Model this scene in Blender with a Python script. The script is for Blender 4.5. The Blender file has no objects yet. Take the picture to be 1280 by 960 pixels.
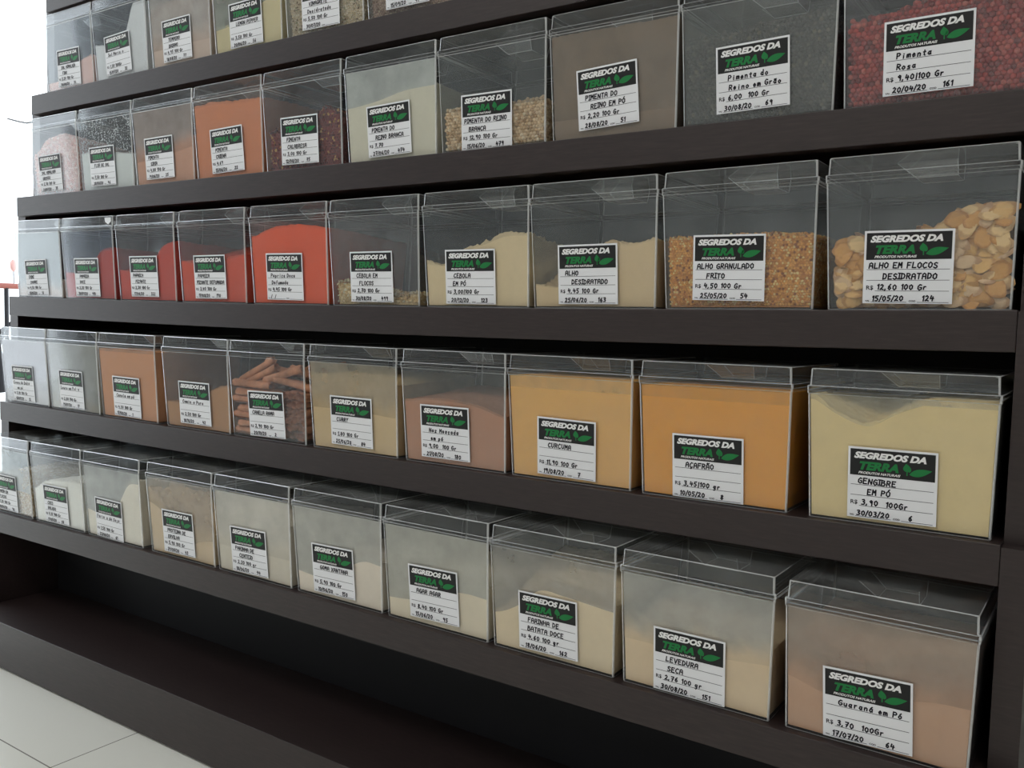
import bpy, math, random
import numpy as np
from mathutils import Matrix, Vector

random.seed(7)
rng = np.random.default_rng(11)
S = bpy.context.scene
COL = S.collection

# ------------------------------------------------------------------ camera, sky, lamps, exposure
ZF = 0.826                                     # height of the third shelf above the floor
SKY_STRENGTH = 3.0
LAMP_STRENGTH = 9.5
EXPOSURE = 0.0

cam_data = bpy.data.cameras.new('camera')
cam = bpy.data.objects.new('camera', cam_data)
COL.objects.link(cam)
cam_data.sensor_width = 36.0
cam_data.lens = 36.0 * 1113.716 / 1280.0
cam_data.clip_start = 0.05
R_ = [[0.8249775, 0.5646232, 0.0247531], [-0.0590342, 0.0425318, 0.9973495], [-0.5620739, 0.8242522, -0.0684198]]
cam.matrix_world = Matrix(((R_[0][0], R_[1][0], -R_[2][0], 0.0),
                           (R_[0][1], R_[1][1], -R_[2][1], -1.0672),
                           (R_[0][2], R_[1][2], -R_[2][2], ZF - 0.0277),
                           (0, 0, 0, 1)))
S.camera = cam

world = bpy.data.worlds.new('overcast_sky')
S.world = world
world.use_nodes = True
bg = world.node_tree.nodes['Background']
bg.inputs[0].default_value = (0.88, 0.95, 1.0, 1)
bg.inputs[1].default_value = SKY_STRENGTH

S.view_settings.view_transform = 'Standard'
S.view_settings.look = 'None'
S.view_settings.gamma = 1.0
S.view_settings.use_curve_mapping = False
S.view_settings.exposure = EXPOSURE
S.cycles.transparent_max_bounces = 48
S.cycles.max_bounces = 10
S.cycles.sample_clamp_indirect = 5.0
S.cycles.caustics_reflective = False
S.cycles.caustics_refractive = False


# ------------------------------------------------------------------ helpers
def lin(r, g, b):
    f = lambda c: (c / 255.0) / 12.92 if c / 255.0 <= 0.04045 else ((c / 255.0 + 0.055) / 1.055) ** 2.4
    return (f(r), f(g), f(b), 1.0)


def tag(o, label=None, cat=None, group=None, kind=None):
    if label: o['label'] = label
    if cat: o['category'] = cat
    if group: o['group'] = group
    if kind: o['kind'] = kind
    return o


def empty(name, loc=(0, 0, 0)):
    o = bpy.data.objects.new(name, None)
    o.empty_display_size = 0.05
    COL.objects.link(o)
    o.location = loc
    return o


class MB:
    """collects vertices and faces (with a material slot each) for one mesh"""
    def __init__(s):
        s.v, s.f, s.m = [], [], []

    def add(s, verts, faces, mi=0):
        o = len(s.v)
        s.v += [tuple(map(float, p)) for p in verts]
        for k, f in enumerate(faces):
            s.f.append(tuple(i + o for i in f))
            s.m.append(mi if isinstance(mi, int) else mi[k])

    def box(s, x0, x1, y0, y1, z0, z1, mi=0):
        v = [(x, y, z) for z in (z0, z1) for y in (y0, y1) for x in (x0, x1)]
        s.add(v, [(0, 2, 3, 1), (4, 5, 7, 6), (0, 1, 5, 4), (2, 6, 7, 3), (0, 4, 6, 2), (1, 3, 7, 5)], mi)

    def tube(s, pts, r, n=10, mi=0):
        pts = [Vector(p) for p in pts]
        rings = []
        for i, p in enumerate(pts):
            d = (pts[min(i + 1, len(pts) - 1)] - pts[max(i - 1, 0)]).normalized()
            a = d.cross(Vector((0, 0, 1)))
            if a.length < 1e-3: a = d.cross(Vector((0, 1, 0)))
            a.normalize(); b = d.cross(a)
            rings.append([p + (a * math.cos(t) + b * math.sin(t)) * r for t in [2 * math.pi * k / n for k in range(n)]])
        v = [q for rg in rings for q in rg]
        f = []
        for i in range(len(rings) - 1):
            for k in range(n):
                f.append((i * n + k, i * n + (k + 1) % n, (i + 1) * n + (k + 1) % n, (i + 1) * n + k))
        f.append(tuple(range(n))[::-1]); f.append(tuple((len(rings) - 1) * n + k for k in range(n)))
        s.add(v, f, mi)

    def mesh(s, name, mats, smooth=False):
        me = bpy.data.meshes.new(name)
        me.from_pydata(s.v, [], s.f)
        for m in mats: me.materials.append(m)
        me.polygons.foreach_set('material_index', s.m)
        if smooth: me.polygons.foreach_set('use_smooth', [True] * len(s.f))
        me.update()
        return me

    def build(s, name, mats, parent=None, smooth=False, bevel=0.0):
        o = bpy.data.objects.new(name, s.mesh(name, mats if isinstance(mats, (list, tuple)) else [mats], smooth))
        COL.objects.link(o)
        if parent: o.parent = parent
        if bevel:
            b = o.modifiers.new('edge', 'BEVEL'); b.width = bevel; b.segments = 2; b.limit_method = 'ANGLE'
        return o


def link(name, me, parent, mats=None):
    o = bpy.data.objects.new(name, me)
    COL.objects.link(o)
    if parent: o.parent = parent
    if mats:
        for i, m in enumerate(mats):
            o.material_slots[i].link = 'OBJECT'
            o.material_slots[i].material = m
    return o


# ------------------------------------------------------------------ materials
def new_mat(name):
    m = bpy.data.materials.new(name)
    m.use_nodes = True
    nt = m.node_tree
    nt.nodes.clear()
    out = nt.nodes.new('ShaderNodeOutputMaterial')
    return m, nt, out


def N(nt, t, **kw):
    n = nt.nodes.new(t)
    for k, v in kw.items():
        if k.startswith('_'): setattr(n, k[1:], v)
        else: n.inputs[k.replace('__', ' ')].default_value = v
    return n


def noise(nt, scale, detail=3.0, rough=0.55, stretch=None, src='Object'):
    tc = nt.nodes.new('ShaderNodeTexCoord')
    n = N(nt, 'ShaderNodeTexNoise', Scale=scale, Detail=detail, Roughness=rough)
    if stretch:
        mp = nt.nodes.new('ShaderNodeMapping'); mp.inputs['Scale'].default_value = stretch
        nt.links.new(tc.outputs[src], mp.inputs[0]); nt.links.new(mp.outputs[0], n.inputs['Vector'])
    else:
        nt.links.new(tc.outputs[src], n.inputs['Vector'])
    return n


def ramp(nt, fac, stops):
    r = nt.nodes.new('ShaderNodeValToRGB')
    while len(r.color_ramp.elements) < len(stops): r.color_ramp.elements.new(0.5)
    for e, (p, c) in zip(r.color_ramp.elements, stops):
        e.position = p; e.color = c
    nt.links.new(fac, r.inputs[0])
    return r


def math_(nt, op, a, b=None, clamp=False):
    n = nt.nodes.new('ShaderNodeMath'); n.operation = op; n.use_clamp = clamp
    for i, x in enumerate((a, b)):
        if x is None: continue
        if isinstance(x, (int, float)): n.inputs[i].default_value = x
        else: nt.links.new(x, n.inputs[i])
    return n.outputs[0]


def plain(name, col, rough=0.6, spec=0.4, metal=0.0, var=0.0, vscale=30, bump=0.0):
    m, nt, out = new_mat(name)
    b = N(nt, 'ShaderNodeBsdfPrincipled', Roughness=rough, Metallic=metal)
    b.inputs['Specular IOR Level'].default_value = spec
    b.inputs['Base Color'].default_value = col
    if var or bump:
        n = noise(nt, vscale)
        c0 = tuple(max(0, x * (1 - var)) for x in col[:3]) + (1,)
        c1 = tuple(min(1, x * (1 + var)) for x in col[:3]) + (1,)
        r = ramp(nt, n.outputs['Fac'], [(0.3, c0), (0.7, c1)])
        nt.links.new(r.outputs[0], b.inputs['Base Color'])
        if bump:
            bp = N(nt, 'ShaderNodeBump', Strength=bump, Distance=0.002)
            nt.links.new(n.outputs['Fac'], bp.inputs['Height'])
            nt.links.new(bp.outputs[0], b.inputs['Normal'])
    nt.links.new(b.outputs[0], out.inputs[0])
    return m


def wood(name):
    m, nt, out = new_mat(name)
    b = N(nt, 'ShaderNodeBsdfPrincipled', Roughness=0.42)
    b.inputs['Specular IOR Level'].default_value = 0.5
    n = noise(nt, 26, 6, 0.65, (1.2, 8, 12))
    r = ramp(nt, n.outputs['Fac'], [(0.25, (0.017, 0.0108, 0.0108, 1)), (0.55, (0.028, 0.0180, 0.0176, 1)), (0.8, (0.042, 0.0280, 0.0270, 1))])
    nt.links.new(r.outputs[0], b.inputs['Base Color'])
    bp = N(nt, 'ShaderNodeBump', Strength=0.12, Distance=0.001)
    nt.links.new(n.outputs['Fac'], bp.inputs['Height']); nt.links.new(bp.outputs[0], b.inputs['Normal'])
    nt.links.new(b.outputs[0], out.inputs[0])
    return m


def acrylic(name, haze=(0.6, 0.62, 0.62, 1), amt=0.06, var=0.1, scale=14, z0=None, z1=None, tint=(0.972, 0.980, 0.980, 1), gloss=1.0, speck=0.0):
    """thin clear plastic wall: transparent + mirror by angle, with a diffuse haze of dust and painted sheen (amt, blotchy, between heights z0..z1)"""
    m, nt, out = new_mat(name)
    tr = N(nt, 'ShaderNodeBsdfTransparent', Color=tint)
    gl = N(nt, 'ShaderNodeBsdfGlossy', Roughness=0.07, Color=(0.95, 0.97, 1, 1))
    lw = N(nt, 'ShaderNodeLayerWeight', Blend=0.5)
    p5 = math_(nt, 'POWER', lw.outputs['Facing'], 5.0)
    fr = math_(nt, 'ADD', math_(nt, 'MULTIPLY', p5, 0.94 * gloss), 0.045 * gloss, True)
    mx = nt.nodes.new('ShaderNodeMixShader')
    nt.links.new(fr, mx.inputs[0]); nt.links.new(tr.outputs[0], mx.inputs[1]); nt.links.new(gl.outputs[0], mx.inputs[2])
    df = N(nt, 'ShaderNodeBsdfDiffuse', Color=haze)
    n = noise(nt, scale, 4, 0.6)
    d = math_(nt, 'MULTIPLY', math_(nt, 'SUBTRACT', n.outputs['Fac'], 0.5), 2.0 * var * 2)
    fac = math_(nt, 'ADD', d, amt, True)
    if z0 is not None:
        tc = nt.nodes.new('ShaderNodeTexCoord'); sp = nt.nodes.new('ShaderNodeSeparateXYZ')
        nt.links.new(tc.outputs['Object'], sp.inputs[0])
        mr = nt.nodes.new('ShaderNodeMapRange'); mr.interpolation_type = 'SMOOTHSTEP'
        mr.inputs['From Min'].default_value = z0; mr.inputs['From Max'].default_value = z1
        mr.inputs['To Min'].default_value = 1.0; mr.inputs['To Max'].default_value = 0.25
        nt.links.new(sp.outputs['Z'], mr.inputs['Value'])
        fac = math_(nt, 'MULTIPLY', fac, mr.outputs[0], True)
    if speck:
        n2 = noise(nt, 150, 2, 0.7)
        sfac = math_(nt, 'MULTIPLY', math_(nt, 'GREATER_THAN', n2.outputs['Fac'], 0.66 - 0.08 * speck), 0.8)
        fac = math_(nt, 'MAXIMUM', fac, sfac)
    m2 = nt.nodes.new('ShaderNodeMixShader')
    nt.links.new(fac, m2.inputs[0]); nt.links.new(mx.outputs[0], m2.inputs[1]); nt.links.new(df.outputs[0], m2.inputs[2])
    nt.links.new(m2.outputs[0], out.inputs[0])
    return m


def powder(name, rgb, var=0.07, scale=45, bump=0.35, rough=1.0):
    m, nt, out = new_mat(name)
    c0 = lin(*rgb)[:3]
    c = tuple(q * min(1.18, 0.88 / max(c0)) for q in c0)
    n = noise(nt, scale, 6, 0.7); n2 = noise(nt, 9, 3, 0.5)
    k = math_(nt, 'ADD', math_(nt, 'MULTIPLY', n.outputs['Fac'], 0.5), math_(nt, 'MULTIPLY', n2.outputs['Fac'], 0.5))
    r = ramp(nt, k, [(0.3, tuple(x * (1 - var) for x in c[:3]) + (1,)), (0.7, tuple(min(1, x * (1 + var)) for x in c[:3]) + (1,))])
    b = N(nt, 'ShaderNodeBsdfPrincipled', Roughness=rough)
    b.inputs['Specular IOR Level'].default_value = 0.1
    nt.links.new(r.outputs[0], b.inputs['Base Color'])
    bp = N(nt, 'ShaderNodeBump', Strength=bump, Distance=0.0015)
    nt.links.new(n.outputs['Fac'], bp.inputs['Height']); nt.links.new(bp.outputs[0], b.inputs['Normal'])
    nt.links.new(b.outputs[0], out.inputs[0])
    return m


def grain(name, rgb, rough=0.55, var=0.25):
    m, nt, out = new_mat(name)
    c = lin(*rgb)
    n = noise(nt, 260, 2, 0.6)
    r = ramp(nt, n.outputs['Fac'], [(0.3, tuple(x * (1 - var) for x in c[:3]) + (1,)), (0.7, tuple(min(1, x * (1 + var)) for x in c[:3]) + (1,))])
    b = N(nt, 'ShaderNodeBsdfPrincipled', Roughness=rough)
    b.inputs['Specular IOR Level'].default_value = 0.3
    nt.links.new(r.outputs[0], b.inputs['Base Color'])
    nt.links.new(b.outputs[0], out.inputs[0])
    return m


def emit(name, col, strength):
    m, nt, out = new_mat(name)
    e = N(nt, 'ShaderNodeEmission', Color=col, Strength=strength)
    nt.links.new(e.outputs[0], out.inputs[0])
    return m


M_WOOD = wood('dark_wood')
M_DARK = plain('shade_dark_board', (0.0075, 0.0075, 0.0095, 1), 0.6, 0.3)  # near-black puts the compartments' deep shade into the board colour
M_EDGE_GLOW = acrylic('acrylic_edge_glow', (0.95, 0.97, 0.98, 1), 0.42, 0.0, gloss=5.0)  # white haze painted in for light caught along the plastic edges
M_LID = acrylic('acrylic_lid', (0.55, 0.57, 0.58, 1), 0.022, 0.012, 10)
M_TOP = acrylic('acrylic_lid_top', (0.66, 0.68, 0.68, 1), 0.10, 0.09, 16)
M_GRIP = acrylic('acrylic_grip', (0.8, 0.82, 0.82, 1), 0.10, 0.0, 10, gloss=2.0)
M_CLEAR = acrylic('acrylic_wall', (0.56, 0.61, 0.65, 1), 0.033, 0.014, 12)  # pale cool haze, partly standing in for room reflections
M_PAPER = plain('label_paper', (0.80, 0.81, 0.84, 1), 0.55, 0.35)
M_BLACK = plain('label_black', (0.012, 0.012, 0.013, 1), 0.5, 0.35)
M_WHITE_INK = plain('label_white_ink', (0.82, 0.82, 0.82, 1), 0.55, 0.3)
M_GREEN = plain('label_green_ink', (0.012, 0.19, 0.05, 1), 0.5, 0.3)
M_INK = plain('pen_ink', (0.012, 0.012, 0.02, 1), 0.5, 0.2)
M_WALLP = plain('wall_paint', (0.55, 0.55, 0.53, 1), 0.85, 0.2, var=0.03, vscale=4)
M_CEIL = plain('ceiling_paint', (0.7, 0.7, 0.68, 1), 0.9, 0.2, var=0.02, vscale=3)
M_METAL = plain('dark_metal', (0.02, 0.02, 0.025, 1), 0.4, 0.5, 0.3)
M_REDRAIL = plain('red_brown_rail', (0.30, 0.09, 0.07, 1), 0.5)

# ------------------------------------------------------------------ the room
def floor_mat():
    m, nt, out = new_mat('floor_tiles')
    tc = nt.nodes.new('ShaderNodeTexCoord')
    mp = nt.nodes.new('ShaderNodeMapping')
    mp.inputs['Location'].default_value = (1.507 + 6 * 0.6, 0.265 + 6 * 0.6, 0)
    nt.links.new(tc.outputs['Object'], mp.inputs[0])
    br = N(nt, 'ShaderNodeTexBrick', Scale=1.0)
    br.offset = 0.0; br.squash = 1.0
    br.inputs['Color1'].default_value = (0.78, 0.78, 0.72, 1)
    br.inputs['Color2'].default_value = (0.76, 0.76, 0.71, 1)
    br.inputs['Mortar'].default_value = (0.22, 0.21, 0.19, 1)
    br.inputs['Mortar Size'].default_value = 0.0013
    br.inputs['Mortar Smooth'].default_value = 0.1
    br.inputs['Brick Width'].default_value = 0.6
    br.inputs['Row Height'].default_value = 0.6
    nt.links.new(mp.outputs[0], br.inputs['Vector'])
    b = N(nt, 'ShaderNodeBsdfPrincipled', Roughness=0.22)
    nt.links.new(br.outputs['Color'], b.inputs['Base Color'])
    nt.links.new(b.outputs[0], out.inputs[0])
    return m


def struct(name, x0, x1, y0, y1, z0, z1, m):
    mb = MB(); mb.box(x0, x1, y0, y1, z0, z1)
    return tag(mb.build(name, m), kind='structure')


YB = 0.32                                   # face of the wall behind the shelf
tag(struct('floor', -6.0, 2.4, -4.2, 3.2, -0.1, 0.0, floor_mat()), 'pale glossy square floor tiles with thin dark grout', 'floor')
tag(struct('ceiling', -3.6, 2.4, -4.2, YB + 0.15, 2.75, 2.85, M_CEIL), 'plain pale shop ceiling', 'ceiling')
tag(struct('wall_back', -2.24, 2.4, YB, YB + 0.15, 0.0, 2.75, M_WALLP), 'plain wall behind the stepped display shelf', 'wall')
tag(struct('wall_right', 2.4, 2.55, -4.2, YB + 0.15, 0.0, 2.75, M_WALLP), 'plain right-hand wall of the shop', 'wall')
tag(struct('wall_front', -3.6, 2.4, -4.35, -4.2, 0.0, 2.75, M_WALLP), 'plain shop wall facing the display shelf', 'wall')

tag(struct('wall_left_added', -3.75, -3.6, -4.2, -1.02, 0.0, 2.75, plain('wall_paint_grey', (0.42, 0.43, 0.45, 1), 0.85, 0.2, var=0.03, vscale=4)), 'unseen grey left-hand wall added to cut sky reflections, ending at the entrance', 'wall')  # out of view, added to block sky reflections in the bin fronts

M_DIFF = emit('lamp_diffuser', (1.0, 0.97, 0.94, 1), LAMP_STRENGTH)
M_FRAME = plain('lamp_frame', (0.75, 0.75, 0.75, 1), 0.4)
for i, (lx, ly) in enumerate(((-2.2, -1.7), (-0.6, -1.7), (1.0, -1.7), (-1.4, -3.2), (0.6, -3.2))):
    t = tag(empty('ceiling_light', (lx, ly, 2.75)), 'square white ceiling light panel out over the shop floor', 'lamp', 'ceiling light panels')
    mb = MB()
    for a in ((-0.32, 0.32, -0.32, -0.30), (-0.32, 0.32, 0.30, 0.32), (-0.32, -0.30, -0.30, 0.30), (0.30, 0.32, -0.30, 0.30)):
        mb.box(*a, -0.03, 0.0)
    mb.build('frame', M_FRAME, t)
    mb = MB(); mb.box(-0.3, 0.3, -0.3, 0.3, -0.02, -0.012); mb.build('diffuser', M_DIFF, t)

# ------------------------------------------------------------------ the stepped display shelf
ROW_Y = {0: 0.095, 1: 0.0577, 2: 0.0207, 3: 0.0, 4: -0.0243, 5: -0.0682}
ROW_Z = {0: 0.722, 1: 0.4750, 2: 0.2312, 3: 0.0, 4: -0.2449, 5: -0.4885}
BOW = {0: (0, 0.0012), 1: (0.0001, 0.00121), 2: (0.0011, 0.00191), 3: (0.01379, 0.00753), 4: (0.00545, 0.00344), 5: (-0.00954, -0.00441)}
FASC = 0.0445
XL, XR = -2.165, -0.0915


def bow(r, x):
    a, b = BOW[r]
    return a * x + b * x * x


unit = tag(empty('display_shelf', (0, 0, 0)), 'long stepped dark brown wooden display shelf holding five rows of clear bins', 'shelf')
YBK = 0.30
for r in range(6):
    mb = MB()
    n = 24
    v = []
    for i in range(n + 1):
        x = XL + (XR - XL) * i / n
        zz = ZF + ROW_Z[r] + bow(r, x)
        for (y, z) in ((ROW_Y[r], zz - FASC), (ROW_Y[r], zz), (YBK, zz), (YBK, zz - 0.018), (ROW_Y[r] + 0.02, zz - 0.018), (ROW_Y[r] + 0.02, zz - FASC)):
            v.append((x, y, z))
    f = []
    for i in range(n):
        for k in range(6):
            f.append((i * 6 + k, i * 6 + (k + 1) % 6, (i + 1) * 6 + (k + 1) % 6, (i + 1) * 6 + k))
    f.append((5, 4, 3, 2, 1, 0)); f.append(tuple(n * 6 + k for k in range(6)))
    mb.add(v, f)
    mb.build('shelf_board', M_WOOD, unit, bevel=0.0012)

BY, BZ = -0.10, ZF - 0.72                   # front and top of the base plinth
for side, xa, xb in (('l', XL - 0.035, XL - 0.0005), ('r', XR + 0.0005, XR + 0.0285)):
    mb = MB()
    # stepped outline: at each level the panel's front edge stands just behind the fascia above it
    back = 0.02 if side == 'l' else 0.0
    prof = [(YBK, 0.0), (BY + back, 0.0), (BY + back, BZ)]
    for r in (5, 4, 3, 2, 1):
        zt = ZF + ROW_Z[r]
        yf = ROW_Y[r] + back
        prof += [(yf, prof[-1][1]), (yf, zt - 0.003)]
    prof += [(ROW_Y[0] + back, prof[-1][1]), (ROW_Y[0] + back, ZF + ROW_Z[0] + 0.25), (YBK, ZF + ROW_Z[0] + 0.25)]
    k = len(prof)
    v = [(xa, y, z) for y, z in prof] + [(xb, y, z) for y, z in prof]
    f = [tuple(range(k))[::-1], tuple(range(k, 2 * k))] + [(i, (i + 1) % k, (i + 1) % k + k, i + k) for i in range(k)]
    mb.add(v, f)
    mb.build('side_panel', M_WOOD, unit)
mb = MB(); mb.box(XL - 0.035, XR + 0.0285, YBK + 0.0005, YBK + 0.015, 0.0, ZF + 0.97); mb.build('back_panel', M_DARK, unit)
mb = MB(); mb.box(XL, XR, 0.11, 0.125, BZ + 0.0005, ZF + ROW_Z[5] - 0.022); mb.build('lower_back_panel', M_DARK, unit)
mb = MB()
pl = [(BY, 0.004), (BY, BZ), (0.2, BZ), (0.2, BZ - 0.018), (BY + 0.02, BZ - 0.018), (BY + 0.02, 0.004)]
mb.add([(xx, y, z) for xx in (XL, XR) for y, z in pl], [(0, 1, 2, 3, 4, 5)[::-1], (6, 7, 8, 9, 10, 11)] + [(i, (i + 1) % 6, (i + 1) % 6 + 6, i + 6) for i in range(6)])
mb.build('base_plinth', M_WOOD, unit, bevel=0.0012)
mb = MB(); mb.box(XL, XR, 0.0, 0.018, ZF + ROW_Z[5] - 0.075, ZF + ROW_Z[5] - 0.026); mb.build('recessed_strip', M_WOOD, unit)  # wooden strip set back beneath the lowest board

# ------------------------------------------------------------------ bin geometry (shared meshes)
BD = 0.215                                   # bin depth
ZR, ZT = 0.1532, 0.1747                      # rim and lid-top heights
SLX, SLY = 0.005 / 0.1532, 0.0122 / 0.1532   # taper of the walls


def ring(hx, y0, y1, z, r, n=3):
    pts = []
    for cx, cy, a0 in ((hx - r, y0 + r, -90), (hx - r, y1 - r, 0), (-hx + r, y1 - r, 90), (-hx + r, y0 + r, 180)):
        for k in range(n + 1):
            a = math.radians(a0 + 90 * k / n)
            pts.append((cx + r * math.cos(a), cy + r * math.sin(a), z))
    return pts


def wall_ring(z, t=0.0, r=0.0022, add=0.0):
    k = 1 - z / ZR
    hx = 0.0990 - 0.0042 * k - t + add
    y0 = SLY * ZR * k + t - add
    return ring(hx, y0, BD - y0, z, max(r - t, 0.0008))


def loft(mb, rings, edge_bands=(), cap0=False, cap1=False, n=3, outer=99):
    """bands between rings; corner faces and the listed bands take the edge material (slot 1)"""
    k = len(rings[0])
    v = [p for rg in rings for p in rg]
    f, m = [], []
    for i in range(len(rings) - 1):
        for j in range(k):
            f.append((i * k + j, i * k + (j + 1) % k, (i + 1) * k + (j + 1) % k, (i + 1) * k + j))
            corner = (j % (n + 1)) < n
            m.append(1 if ((corner and i < outer) or i in edge_bands) else 0)
    if cap0: f.append(tuple(range(k))[::-1]); m.append(0)
    if cap1: f.append(tuple((len(rings) - 1) * k + j for j in range(k))); m.append(0)
    mb.add(v, f, m)


T = 0.0022
mb = MB()
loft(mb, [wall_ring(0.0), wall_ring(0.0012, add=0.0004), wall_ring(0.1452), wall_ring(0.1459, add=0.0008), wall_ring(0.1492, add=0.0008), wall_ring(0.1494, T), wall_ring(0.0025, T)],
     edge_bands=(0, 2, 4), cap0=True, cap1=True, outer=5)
ME_BODY = mb.mesh('body', [M_LID, M_EDGE_GLOW])


def lid_ring(hx, y0, z, r=0.0022):
    return ring(hx, y0, BD - y0, z, r)


mb = MB()
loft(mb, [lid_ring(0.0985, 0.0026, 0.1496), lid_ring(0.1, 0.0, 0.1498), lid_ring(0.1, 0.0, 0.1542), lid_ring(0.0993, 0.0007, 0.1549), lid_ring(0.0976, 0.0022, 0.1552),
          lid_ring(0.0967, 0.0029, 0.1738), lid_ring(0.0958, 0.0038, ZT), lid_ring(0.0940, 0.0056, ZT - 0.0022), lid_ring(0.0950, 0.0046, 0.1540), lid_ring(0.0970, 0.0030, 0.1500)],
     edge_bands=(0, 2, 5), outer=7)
k = 16
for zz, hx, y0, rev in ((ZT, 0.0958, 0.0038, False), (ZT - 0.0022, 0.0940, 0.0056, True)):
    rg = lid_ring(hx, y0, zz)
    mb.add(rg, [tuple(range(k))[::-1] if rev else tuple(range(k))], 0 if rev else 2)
ME_LID = mb.mesh('lid', [M_LID, M_EDGE_GLOW, M_TOP])

# the finger grip moulded under the lid top: a wedge-sided pocket
mb = MB()
gx0, gx1, gy0, gy1, gz = -0.034, 0.030, 0.062, 0.118, ZT - 0.0026
v = [(gx0, gy0, gz), (gx1, gy0, gz), (gx1, gy1, gz), (gx0, gy1, gz),
     (gx0 + 0.020, gy0 + 0.006, gz - 0.017), (gx1, gy0 + 0.006, gz - 0.017), (gx1, gy1 - 0.006, gz - 0.017), (gx0 + 0.020, gy1 - 0.006, gz - 0.017)]
mb.add(v, [(0, 1, 5, 4), (1, 2, 6, 5), (2, 3, 7, 6), (3, 0, 4, 7), (4, 5, 6, 7)], 0)
w = 0.0009
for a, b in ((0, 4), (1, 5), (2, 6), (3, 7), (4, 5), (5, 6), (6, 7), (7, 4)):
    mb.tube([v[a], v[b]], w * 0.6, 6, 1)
ME_GRIP = mb.mesh('finger_grip', [M_GRIP, M_EDGE_GLOW])

# ------------------------------------------------------------------ price labels
LW, LH = 0.0934, 0.0818


def text_mesh(body, x0, x1, zc, zh, y, mat, shear=0.0, weight=0.0, name='lettering'):
    cu = bpy.data.curves.new('t', 'FONT')
    cu.body = body; cu.shear = shear; cu.offset = weight; cu.resolution_u = 3
    o = bpy.data.objects.new('t', cu)
    COL.objects.link(o)
    bpy.context.view_layer.update()
    me0 = bpy.data.meshes.new_from_object(o.evaluated_get(bpy.context.evaluated_depsgraph_get()))
    co = np.empty(len(me0.vertices) * 3); me0.vertices.foreach_get('co', co); co = co.reshape(-1, 3)
    faces = [tuple(p.vertices) for p in me0.polygons]
    bpy.data.objects.remove(o); bpy.data.curves.remove(cu); bpy.data.meshes.remove(me0)
    mn, mx = co.min(0), co.max(0)
    X = x0 + (co[:, 0] - mn[0]) / (mx[0] - mn[0]) * (x1 - x0)
    Z = zc + ((co[:, 1] - mn[1]) / (mx[1] - mn[1]) - 0.5) * zh
    return np.stack([X, np.full(len(X), y), Z], 1), faces


def mm(x, z):                                # millimetres from the label's top left corner
    return (-LW / 2 + x * 0.001, LH / 2 - z * 0.001)


mb = MB(); mb.box(-LW / 2, LW / 2, -0.0002, 0.0, -LH / 2, LH / 2); ME_CARD = mb.mesh('price_label', [M_PAPER])
mb = MB(); a = mm(2.4, 32.6); b = mm(91, 2.4); mb.box(a[0], b[0], -0.00035, -0.0002, a[1], b[1]); ME_HEAD = mb.mesh('header_band', [M_BLACK])
mb = MB()
mb.add(*text_mesh('SEGREDOS DA', mm(6.5, 0)[0], mm(82, 0)[0], mm(0, 9.3)[1], 0.0078, -0.0005, None, 0.28, 0.055))
mb.add(*text_mesh('PRODUTOS NATURAIS', mm(11.5, 0)[0], mm(56, 0)[0], mm(0, 29.2)[1], 0.0028, -0.0005, None, 0.28, 0.03))
ME_SHOP = mb.mesh('shop_lettering', [M_WHITE_INK])
mb = MB(); mb.add(*text_mesh('TERRA', mm(12.5, 0)[0], mm(54, 0)[0], mm(0, 21.2)[1], 0.0098, -0.0005, None, 0.28, 0.055))
ME_TERRA = mb.mesh('green_lettering', [M_GREEN])


def leaf(mb, base, tip, width, n=8):
    b, t = np.array(base), np.array(tip); d = t - b; nrm = np.array([-d[1], d[0]]) / np.linalg.norm(d)
    up, dn = [], []
    for i in range(n + 1):
        s = i / n; w = width * (math.sin(math.pi * s ** 0.8)) * 0.5
        p = b + d * s
        up.append(p + nrm * w); dn.append(p - nrm * w)
    pts = up + dn[::-1]
    m = len(up)
    V = [(p[0], -0.0005, p[1]) for p in pts]
    F = [(i, i + 1, 2 * m - 2 - i, 2 * m - 1 - i) for i in range(m - 1)]
    mb.add(V, F)


mb = MB()
leaf(mb, mm(65.0, 26.6), mm(88.0, 20.5), 0.0082)
leaf(mb, mm(63.0, 24.2), mm(61.6, 14.6), 0.0078)
leaf(mb, mm(64.4, 24.2), mm(66.4, 19.0), 0.0030)
x, z = mm(62.0, 24.0); mb.box(x, x + 0.0012, -0.0005, -0.00045, z - 0.004, z + 0.001)
ME_LEAF = mb.mesh('leaf_emblem', [M_GREEN])
mb = MB()
for x0, x1, zz in ((3.5, 90, 43.3), (3.5, 90, 55.4), (13, 90, 67.4), (9, 47, 79.9), (58, 90, 79.9)):
    a = mm(x0, zz + 0.5); b = mm(x1, zz); mb.box(a[0], b[0], -0.0003, -0.0002, a[1], b[1])
mb.add(*text_mesh('R$', mm(3.6, 0)[0], mm(11.2, 0)[0], mm(0, 64.3)[1], 0.0056, -0.0004, None, 0, 0.02))
mb.add(*text_mesh('VAL', mm(2.8, 0)[0], mm(7.8, 0)[0], mm(0, 78.9)[1], 0.0019, -0.0004, None, 0, 0.03))
mb.add(*text_mesh('COD', mm(49.5, 0)[0], mm(56.5, 0)[0], mm(0, 78.9)[1], 0.0021, -0.0004, None, 0, 0.03))
ME_RULES = mb.mesh('printed_lines', [M_INK])

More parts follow.
